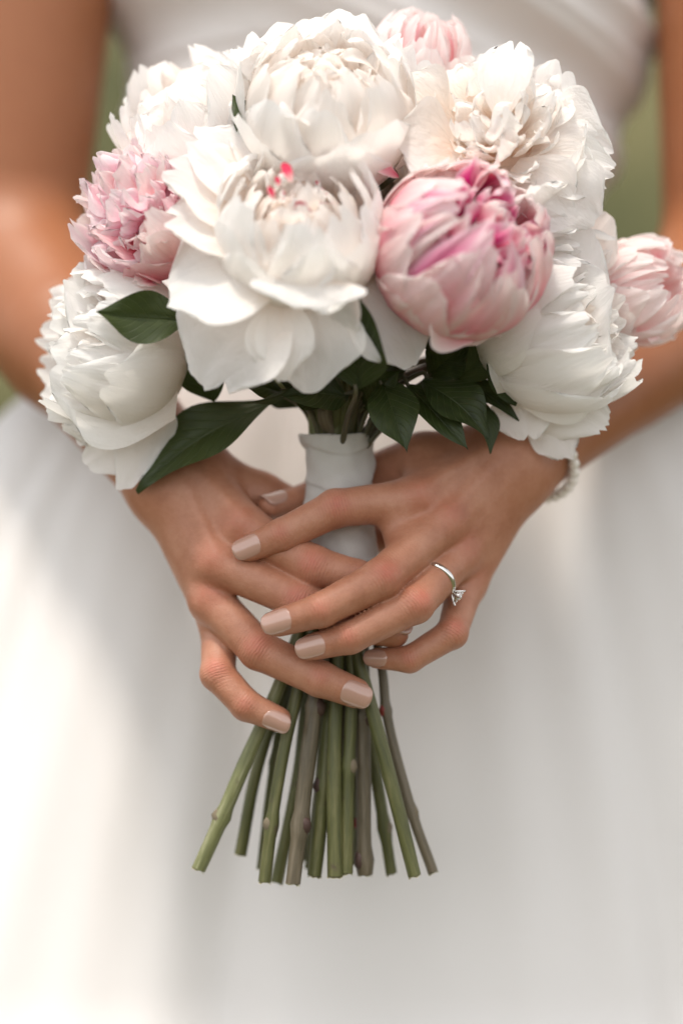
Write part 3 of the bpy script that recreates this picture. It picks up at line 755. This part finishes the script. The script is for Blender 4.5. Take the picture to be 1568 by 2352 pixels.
# --- lower left white peony in profile
f = FL['lower_left'] = Flower('white_peony', Q(248, 800, -60), D3(-.83, .14, .36), 176, 'white peony seen from the side above the tanned left forearm, petal hanging low', 61)
f.shell(5, 1.06, 108, 1.4, PW, flare=6, ruf=.06)
f.shell(6, 1.0, 124, 1.1, PW, flare=16, ruf=.10)
f.shell(7, .94, 128, .85, PW, flare=20, ruf=.14)
f.shell(9, .84, 128, .60, PW, flare=16, ruf=.18)
f.frill(36, 4, 62, 1.02, .44, PW, start=.3, ruf=.15)
f.heart(70, PC)
f.free(Q(410, 880, -90), Q(110, 830, -190), 340, (-.1, -.95, .25), PW, bow=-.10, cup=-.14, ruf=.05, notch=.05, base=.5)
f.free(Q(390, 900, -60), Q(105, 960, -120), 230, (-.1, -.9, -.3), PW, bow=-.10, cup=-.1, ruf=.06)
f.free(Q(350, 900, -60), Q(278, 1138, -70), 150, (-.1, -.95, -.1), PW, bow=-.06, cup=-.12, tip=-.05, ruf=.05, wide=.5, tipround=.5)
f.free(Q(370, 900, -50), Q(190, 1070, -60), 250, (-.1, -.95, -.1), PW, bow=-.06, cup=-.14, ruf=.05)
f.free(Q(370, 760, -80), Q(150, 620, -130), 240, (-.1, -.8, .6), PW, bow=-.10, cup=-.1, ruf=.07)
f.free(Q(360, 720, -60), Q(210, 560, -80), 200, (-.1, -.7, .7), PW, bow=-.08, cup=-.1, ruf=.07)
f.free(Q(380, 740, -70), Q(110, 740, -130), 260, (-.1, -.9, .5), PW, bow=-.12, cup=-.1, ruf=.08)

# --- the pink bud in front
f = FL['bud'] = Flower('pink_peony', Q(1062, 578, -310), D3(.46, .42, .78), 190, 'tight round pink peony bud with deep magenta heart', 71)
f.shell(5, 1.0, 74, 1.20, [PP, PP, PB], flare=-4, ruf=.03, notch=.05, cjit=14)
f.shell(6, .99, 92, 1.05, [PP, PP, PB], flare=-4, ruf=.04, cjit=16, jit=.2)
f.shell(6, .978, 108, 1.0, PP, flare=-4, ruf=.05, cjit=16, jit=.25)
f.shell(7, .965, 122, .88, PP, flare=-2, ruf=.06, cjit=14, jit=.25)
f.shell(7, .95, 134, .78, PP, flare=0, ruf=.07, cjit=12, jit=.3)
f.shell(7, .93, 144, .66, [PP, PP, PM], flare=2, ruf=.10, cjit=10, jit=.3)
f.shell(7, .90, 154, .54, [PM, PP], flare=4, ruf=.14, cjit=10, jit=.3)
f.frill(30, 2, 44, 1.16, .34, [PM, PM, PP], ruf=.34, start=.6)
f.heart(150, PM)
f.free(Q(960, 620, -330), Q(875, 470, -300), 170, (.5, -.8, .1), PB, bow=-.16, cup=-.2, ruf=.04)
f.free(Q(980, 690, -330), Q(905, 610, -340), 110, (.4, -.8, .3), PB, bow=-.14, cup=-.2, ruf=.05)
f.free(Q(1090, 770, -320), Q(990, 690, -410), 150, (.1, -.8, .4), PB, bow=-.16, cup=-.2, ruf=.05)

# --- lower right white peony in profile
f = FL['lower_right'] = Flower('white_peony', Q(1286, 735, -80), D3(.78, .25, .46), 195, 'large white peony seen from the side, petals hanging over pearl bracelet', 81)
f.shell(5, 1.06, 106, 1.4, PW, flare=6, ruf=.06)
f.shell(6, 1.0, 122, 1.1, PW, flare=16, ruf=.10)
f.shell(8, .93, 130, .8, PW, flare=20, ruf=.14)
f.shell(9, .84, 132, .58, PW, flare=16, ruf=.18)
f.frill(36, 4, 62, 1.02, .44, [PW, PC], start=.3, ruf=.15)
f.heart(70, PC)
f.free(Q(1150, 800, -110), Q(1410, 650, -210), 330, (.1, -.9, .35), PW, bow=-.12, cup=-.14, ruf=.05, base=.5)
f.free(Q(1150, 830, -110), Q(1420, 830, -180), 270, (.1, -.95, .1), PW, bow=-.12, cup=-.14, ruf=.06, base=.5)
f.free(Q(1160, 860, -90), Q(1400, 985, -100), 190, (.1, -.95, -.2), PW, bow=-.08, cup=-.12, ruf=.07, notch=.14)
f.free(Q(1190, 870, -90), Q(1215, 1015, -100), 160, (0, -.95, -.2), PW, bow=-.08, cup=-.14, ruf=.05)
f.free(Q(1220, 900, -70), Q(1315, 1060, -70), 120, (.1, -.95, -.1), PW, bow=-.08, cup=-.2, tip=-.06, ruf=.06, wide=.75)
f.free(Q(1180, 720, -120), Q(1350, 500, -160), 260, (.1, -.8, .5), PW, bow=-.12, cup=-.12, ruf=.05)
f.free(Q(1280, 620, -60), Q(1400, 492, -60), 160, (.1, -.9, .4), PC, bow=-.12, cup=-.2, ruf=.02, notch=.03)
f.free(Q(1165, 900, -130), Q(1150, 745, -160), 90, (.5, -.8, .1), PW, bow=.10, cup=-.5, ruf=.03, wide=.5, base=.6)
f.free(Q(1300, 860, -80), Q(1465, 830, -120), 90, (.1, -.9, .3), PW, bow=-.1, cup=-.1, ruf=.09, notch=.16)
f.free(Q(1330, 800, -80), Q(1470, 780, -100), 80, (.1, -.9, .3), PW, bow=-.1, cup=-.1, ruf=.09, notch=.16)

# --- far right blush peony, top blush peony
f = FL['right_blush'] = Flower('blush_peony', Q(1478, 668, 45), D3(.66, .25, .55), 122, 'small pale blush peony at the rim by the tanned forearm', 91)
f.shell(5, 1.0, 100, 1.1, PBL, flare=2, ruf=.07)
f.shell(6, .97, 122, .9, PBL, flare=6, ruf=.09)
f.shell(7, .92, 138, .7, PBL, flare=8, ruf=.12)
f.shell(8, .84, 150, .5, PB, flare=8, ruf=.14)
f.shell(7, .7, 160, .42, PB, ruf=.16)
f.heart(60, PB)
f.free(Q(1500, 600, 0), Q(1538, 545, -10), 60, (-.2, -.9, .3), PB, bow=.1, cup=.2, tip=-.15, ruf=.1, notch=.18)
f.free(Q(1490, 760, 0), Q(1520, 778, -10), 50, (0, -.9, .3), PB, bow=.1, cup=.2, tip=-.15, ruf=.1, notch=.18)
f = FL['top_blush'] = Flower('blush_peony', Q(965, 128, 30), D3(.15, .85, .35), 118, 'pale blush peony peeking out behind the bouquet crown', 97)
f.shell(5, 1.0, 104, 1.1, PBL, flare=2, ruf=.07)
f.shell(6, .97, 126, .9, PBL, flare=4, ruf=.09)
f.shell(7, .92, 142, .7, PBL, flare=6, ruf=.12)
f.shell(8, .84, 154, .5, PB, flare=8, ruf=.14)
f.shell(7, .7, 162, .42, [PB, PR], ruf=.16)
f.heart(60, PB)
# --- three more at the back, of which the photograph shows little but the stems
for k, (x, y, d, ax_, lb) in enumerate(((620, 420, 180, (-.2, .5, -.8), 'white peony turned to the dress, behind the half open white one'), (900, 400, 190, (.2, .5, -.8), 'white peony turned to the dress, behind the bouquet crown'), (1150, 520, 170, (.5, .3, -.7), 'white peony turned to the dress, behind the tight pink bud'))):
    f = FL['back%d' % k] = Flower('white_peony', Q(x, y, d), D3(*ax_), 150, lb, 100 + k)
    f.shell(5, 1.05, 105, 1.35, PW, flare=6, ruf=.06); f.shell(6, .97, 122, 1.0, PW, flare=12, ruf=.09); f.shell(7, .85, 134, .8, PC, flare=12, ruf=.12); f.shell(7, .65, 145, .6, PC, ruf=.14); f.heart(60, PC)

# ---------------------------------------------------------------- stems
# lower course of each stem (close-up coordinates), depth, radius, material, node positions, flower it carries
STEMS = [
    ([(560, 250), (360, 700), (165, 1155)], -55, 14.5, ST_L, [(310, 905, 0)], 'lower_left'),
    ([(590, 250), (450, 680), (365, 1080)], 15, 12, ST_G, [], 'left_pink'),
    ([(600, 250), (525, 640), (465, 1150)], 35, 10, ST_G, [(520, 645, 1)], 'upper_left'),
    ([(655, 250), (570, 620), (480, 1215)], -65, 13, ST_G, [(540, 910, 0)], 'back0'),
    ([(700, 250), (640, 700), (545, 1215)], 10, 13.5, ST_G, [], None),
    ([(740, 250), (690, 620), (615, 1222)], -80, 16, ST_B, [(780, 385, 2), (695, 965, 2)], 'top_blush'),
    ([(800, 250), (765, 700), (725, 1185)], -50, 15, ST_G, [(722, 740, 2)], 'top'),
    ([(825, 250), (815, 700), (812, 1187)], -70, 15.5, ST_G, [], 'centre'),
    ([(895, 200), (882, 660), (872, 1172)], -60, 13.5, ST_G, [(885, 648, 0)], 'back1'),
    ([(905, 250), (905, 700), (880, 1110)], 20, 11, ST_G, [(925, 935, 1)], 'upper_right'),
    ([(945, 200), (950, 560), (968, 1180)], -35, 16, ST_B, [(945, 430, 2), (930, 1085, 2)], None),
    ([(940, 200), (990, 560), (1085, 1172)], 5, 12.5, ST_G, [(1078, 945, 0)], 'bud'),
    ([(930, 130), (1010, 450), (1205, 1185)], -75, 14, ST_G, [], 'back2'),
    ([(1040, 180), (1070, 430), (1180, 880), (1280, 1168)], -30, 10.5, ST_B, [(1178, 885, 0), (1018, 390, 1)], 'lower_right'),
    ([(700, 300), (660, 560), (655, 680), (680, 1105)], 60, 9, ST_D, [], 'right_blush'),
    ([(770, 250), (745, 700), (692, 1150)], 45, 11, ST_G, [], None),
    ([(862, 250), (850, 700), (846, 1160)], 42, 12, ST_B, [], None),
    ([(915, 250), (925, 700), (918, 1125)], 50, 11, ST_D, [], None),
]
LEAFSTEM = {}
order = np.argsort([s[0][0][0] for s in STEMS])
k_disc = {}
for n_, i in enumerate(order):
    fx = (n_ + .5) / len(order) * 2 - 1
    k_disc[i] = (fx * 54, 0)
for i, (low, dep, rad, mm, nodes, fl) in enumerate(STEMS):
    rng = np.random.default_rng(200 + i)
    lowq = [z6(x, y, dep * (.9 + .25 * j)) for j, (x, y) in enumerate(low)]
    dx = k_disc[i][0]; half = math.sqrt(max(0, 54 ** 2 - dx ** 2))
    dd = np.clip(dep, -half, half)
    mids = [Q(783 + dx * .95, 1310, dd * .95), Q(779 + dx * .9, 1220, dd * .9), Q(776 + dx * .88, 1110, dd * .88), Q(773 + dx * .95, 1000, dd * .95)]
    if fl is not None:
        F_ = FL[fl]; end = F_.base + F_.A * 10
        a_ = Q(776 + dx * 1.5, 900, dd * 1.4)
        ups = [a_, mid(a_, F_.base - F_.A * 60, .62), end]
        root = F_.root
    else:
        e = Q(776 + dx * 3.2, 800, dd * 2.0)
        root = empty('leafy_stem', lowq[-1]); LEAFSTEM[i] = root
        ups = [Q(776 + dx * 1.5, 900, dd * 1.4), e]
    path = catmull(lowq[::-1] + mids + ups, 9)
    L = np.concatenate([[0], np.cumsum(np.linalg.norm(np.diff(path, axis=0), axis=1))])
    rad *= 1.12
    rr = rad * (1 + .05 * np.sin(L / 110 + i) + .015 * np.sin(L / 31 + 2 * i) - .10 * L / L[-1])
    path = path + (np.stack([np.sin(L / 70 + i), np.cos(L / 90 + 2 * i), 0 * L], 1) * 1.1 + np.stack([np.sin(L / 160 + 3 * i), 0 * L, 0 * L], 1) * 2.5) * np.clip(1 - L / 700, 0, 1)[:, None]
    lift = []
    for (nx, ny, kd) in nodes:
        q = z6(nx, ny, dep); jn = np.argmin(np.linalg.norm((path - q)[:, [0, 2]], axis=1)); rr = rr + rad * .28 * np.exp(-((L - L[jn]) / 13) ** 2)
        lift.append(path[jn])
    V, F, UV = tube(path, rr, 14, .05, 300 + i)
    st = mesh_obj('stem', V, F, mm, root, UV)
    # the cut foot of the stem, ragged
    T = nrm(path[0] - path[1]); a = nrm(np.cross(T, [0, 1, .01])); b2 = np.cross(T, a); cv = [path[0] - T * 2]; cf = []
    for j in range(14):
        th = 2 * np.pi * j / 14; cv.append(path[0] + (a * math.cos(th) + b2 * math.sin(th)) * rr[0] * 1.02 + T * rng.uniform(-1, 6))
        cf.append([0, 1 + j, 1 + (j + 1) % 14])
    mesh_obj('cut_end', np.array(cv), np.array(cf), CUT, st)
    for (nx, ny, kd), q in zip(nodes, lift):
        side = 1 if nx >= low[1][0] - 5 else -1
        V, F = ball(q + np.array([side * rad * .55, -rad * .35, 0]), rad * (.86 if kd else .80), 10, 7, (1, 1, 1.5))
        V = V + rng.normal(0, rad * .05, V.shape)
        mesh_obj('stem_node', V, F, (NODE_B, NODE_R, plain('stem_node_dark', (.06, .03, .022), .6))[kd], st)
tag(LEAFSTEM[4], 'slim green stem carrying low leaves, beside the thickest brown stem', 'stem')
tag(LEAFSTEM[15], 'slim olive leaf stem half hidden behind the thickest brown stem', 'stem')
tag(LEAFSTEM[16], 'brown leaf stem half hidden between the two middle green stems', 'stem')
tag(LEAFSTEM[17], 'dark leaf stem half hidden behind the budded brown stem', 'stem')
tag(LEAFSTEM[10], 'thick brown leaf stem with small bud near its cut end', 'stem')

# ---------------------------------------------------------------- leaves, each on the stem that carries it
FRONT = (0, -1, .25)
g = LEAFSTEM[4]; h_ = LEAFSTEM[10]
leaf_on(FL['lower_left'].root, Q(625, 915, -30), Q(314, 1128, -80), 150, (-.25, -.8, .55), 1, bow=.05, fold=.2, tip=-.04, wide=.5)
leaf_on(FL['left_pink'].root, Q(430, 745, -235), Q(222, 708, -310), 118, (-.1, -1, .1), 2, bow=-.06, fold=.22, wide=.45)
leaf_on(FL['lower_left'].root, Q(485, 925, -40), Q(428, 765, -120), 100, (-.2, -.9, .2), 3, bow=.04)
leaf_on(g, Q(690, 880, -170), Q(560, 925, -230), 42, (0, -.5, -.85), 4, bow=.06)
leaf_on(g, Q(800, 905, -120), Q(650, 915, -190), 105, (0, -.9, .4), 5, bow=.10, wide=.5)
leaf_on(FL['centre'].root, Q(815, 892, -260), Q(806, 640, -395), 160, (-.35, -.9, .1), 6, bow=-.05, fold=.2, wide=.32)
leaf_on(h_, Q(872, 875, -140), Q(940, 1037, -230), 118, (.15, -.9, .3), 7, bow=.08, fold=.2, wide=.45)
leaf_on(h_, Q(930, 880, -110), Q(1077, 1030, -190), 85, (.3, -.85, .4), 8, bow=.06, fold=.22, wide=.5)
leaf_on(FL['bud'].root, Q(975, 870, -100), Q(1116, 1012, -170), 125, (.3, -.85, .45), 9, bow=.12, fold=.18, wide=.45)
leaf_on(FL['lower_right'].root, Q(1100, 905, -60), Q(1122, 1042, -110), 62, (.5, -.8, .2), 10, bow=.08, wide=.5)
leaf_on(FL['lower_right'].root, Q(1040, 870, -60), Q(1190, 968, -90), 60, (.1, -.8, .6), 11, bow=.08)
leaf_on(FL['lower_right'].root, Q(1045, 880, -90), Q(1165, 740, -150), 95, (.35, -.9, .2), 12, bow=.08)
leaf_on(FL['lower_right'].root, Q(1190, 930, -120), Q(1120, 760, -160), 80, (-.3, -.9, .2), 15, bow=.05)
leaf_on(FL['bud'].root, Q(920, 760, -170), Q(1125, 768, -260), 120, (.1, -.7, .7), 13, bow=-.08, wide=.5)
leaf_on(FL['bud'].root, Q(860, 850, -130), Q(960, 690, -190), 110, (.1, -.9, .3), 16, bow=.08, wide=.5)
leaf_on(FL['bud'].root, Q(850, 800, -120), Q(890, 590, -190), 120, (.1, -.95, .2), 17, bow=.04, wide=.5)
leaf_on(FL['upper_left'].root, Q(612, 350, -230), Q(538, 215, -225), 84, (.2, -.9, .2), 14, bow=.06)
leaf_on(FL['upper_left'].root, Q(640, 390, -200), Q(575, 250, -215), 80, (.2, -.9, .2), 18, bow=.06)
leaf_on(g, Q(700, 930, 20), Q(590, 900, 60), 80, (0, -.9, .5), 19, bow=.1)
leaf_on(g, Q(740, 910, -60), Q(610, 850, -120), 110, (0, -.8, .6), 20, bow=.1)
leaf_on(h_, Q(840, 900, -60), Q(960, 830, -120), 110, (.1, -.8, .6), 21, bow=.1)
leaf_on(g, Q(745, 935, -70), Q(672, 845, -170), 105, (-.2, -.9, .3), 31, bow=.1, wide=.5)
leaf_on(h_, Q(835, 935, -75), Q(915, 850, -170), 100, (.2, -.9, .3), 32, bow=.1, wide=.5)
leaf_on(g, Q(650, 900, -110), Q(520, 868, -190), 78, (-.1, -.85, .5), 33, bow=.08)
leaf_on(FL['bud'].root, Q(985, 865, -80), Q(1075, 775, -150), 100, (.2, -.9, .3), 34, bow=.08, wide=.5)
leaf_on(FL['top'].root, Q(870, 440, -150), Q(880, 380, -250), 80, (.1, -.8, .6), 22, bow=.1)

# ---------------------------------------------------------------- ribbon wrapped round the stems
def ribbon():
    n_, nt_ = 130, 96; V = []; UV = []
    rng = np.random.default_rng(9)
    for i in range(n_):
        v = i / (n_ - 1); py = 1000 + v * 288
        for j in range(nt_):
            th = 2 * np.pi * j / nt_
            turn = v * 3.3 + .22 * math.sin(th - .6) + .12 * math.sin(2 * th + 1) + j / nt_ * 0
            fr = (turn + j / nt_) % 1.0
            r = interp(v, [0, .1, .3, .6, 1], [83, 78, 73, 75, 78])
            r = r + 6.5 * fr - 3.0 * np.exp(-((1 - fr) / .05) ** 2) + 1.6 * math.sin(5 * th + v * 9) + 1.3 * math.sin(8 * th - v * 21) * math.sin(3 * th + 7 * v) + 1.1 * math.sin(4 * th + v * 34) + (1.6 * math.sin(13 * th + 5 * v) if v < .04 else 0)
            c = Q(773 + v * 12 + 4 * math.sin(v * 7), py + (3 * math.sin(3 * th + 1) - 5 * math.sin(th) * 0 if v in (0, 1) else 0), 0)
            V.append(c + np.array([math.cos(th) * r, math.sin(th) * r * .95, 0])); UV.append((j / nt_ + turn * .1, v * .6))
    o = mesh_obj('ribbon', np.array(V), grid_faces(n_, nt_, True)[:, ::-1], RIB, None, np.array(UV))
    sm = o.modifiers.new('thickness', 'SOLIDIFY'); sm.thickness = .0006; sm.offset = -1
    tag(o, 'off white fabric ribbon wound round the bouquet handle', 'ribbon')
ribbon()

# ---------------------------------------------------------------- pearl bracelet and ring
def bracelet():
    ctr = Q(1222, 1040, 110); ax = nrm(EL - Q(1185, 1060, 50)); root = empty('pearl_bracelet', ctr)
    tag(root, 'bracelet of small white pearls on the wrist', 'bracelet')
    PE, t, b, out = mat('pearl'); b.inputs['Base Color'].default_value = (.80, .74, .68, 1); b.inputs['Roughness'].default_value = .22
    b.inputs['Coat Weight'].default_value = .7; b.inputs['Coat Roughness'].default_value = .1
    u = nrm(np.cross(ax, [0, 1, 0])); v = np.cross(ax, u); n = 30
    for i in range(n):
        th = 2 * np.pi * i / n
        V, F = ball(ctr + u * math.cos(th) * 116 + v * math.sin(th) * 106 + ax * 5 * math.sin(3 * th), 13.4, 16, 10)
        mesh_obj('pearl', V, F, PE, root)
bracelet()
def ring():
    p = LF['ring'][0]; a = nrm(p[1] - p[0]); ctr = mid(p[0], p[1], .50); r = 45
    u = nrm(np.array([.30, -.55, -.80]) - a * (np.array([.30, -.55, -.80]) @ a)); v = np.cross(a, u)
    SIL = plain('ring_silver', (.72, .70, .67), .16, 1.0)
    root = empty('engagement_ring', ctr); tag(root, 'silver engagement ring with square diamond head on the upper hand', 'ring')
    V = []; n, m_ = 64, 10
    for i in range(n):
        th = 2 * np.pi * i / n; d = u * math.cos(th) + v * math.sin(th)
        for j in range(m_):
            ph = 2 * np.pi * j / m_; V.append(ctr + d * (r + 4.4 * math.cos(ph)) + a * 7.4 * math.sin(ph))
    V = np.array(V).reshape(n, m_, 3); V = np.concatenate([V, V[:1]]).reshape(-1, 3)
    mesh_obj('band', V, grid_faces(n + 1, m_, True), SIL, root)
    DI, t, b, out = mat('diamond'); b.inputs['Base Color'].default_value = (.95, .95, .97, 1); b.inputs['Transmission Weight'].default_value = .85; b.inputs['IOR'].default_value = 2.2; b.inputs['Roughness'].default_value = .02
    top = ctr + u * (r + 18)
    # four claws and a square table of stones
    hd = []
    for su, sv in ((1, 1), (1, -1), (-1, 1), (-1, -1)):
        q0 = ctr + u * (r + 2) + a * 3 * su + v * 3 * sv; q1 = top + a * 14 * su + v * 14 * sv + u * 4
        V, F, UV = tube(np.array([q0, mid(q0, q1, .5) - u * 1, q1]), np.array([2.6, 2.2, 2.6]), 8)
        mesh_obj('claw', V, F, SIL, root, UV)
    plate = []
    for su, sv in ((-1, -1), (1, -1), (1, 1), (-1, 1)): plate.append(top + a * 13 * su + v * 13 * sv - u * 1)
    for su, sv in ((-1, -1), (1, -1), (1, 1), (-1, 1)): plate.append(top + a * 8 * su + v * 8 * sv - u * 9)
    mesh_obj('setting', np.array(plate), np.array([[0, 1, 2, 3], [7, 6, 5, 4], [0, 4, 5, 1], [1, 5, 6, 2], [2, 6, 7, 3], [3, 7, 4, 0]]), SIL, root, smooth=False)
    def stone(c, s):
        V = [c - u * s * .8]; F = []
        for k in range(8): th = 2 * np.pi * k / 8; V.append(c + (a * math.cos(th) + v * math.sin(th)) * s)
        for k in range(8): th = 2 * np.pi * (k + .5) / 8; V.append(c + (a * math.cos(th) + v * math.sin(th)) * s * .6 + u * s * .35)
        for k in range(8):
            k2 = (k + 1) % 8; F += [[0, 1 + k2, 1 + k], [1 + k, 1 + k2, 9 + k], [9 + k, 1 + k2, 9 + k2]]
            if 0 < k < 7: F.append([9, 9 + k, 9 + k + 1])
        mesh_obj('diamond', np.array(V), np.array(F), DI, root, smooth=False)
    stone(top + u * 3, 8)
    for k in range(12):
        e = k / 12 * 4; i = int(e); tt = (e - i) * 2 - 1
        q = [(tt, -1), (1, tt), (-tt, 1), (-1, -tt)][i]
        stone(top + a * 12 * q[0] + v * 12 * q[1] + u * 2, 3.6)
ring()
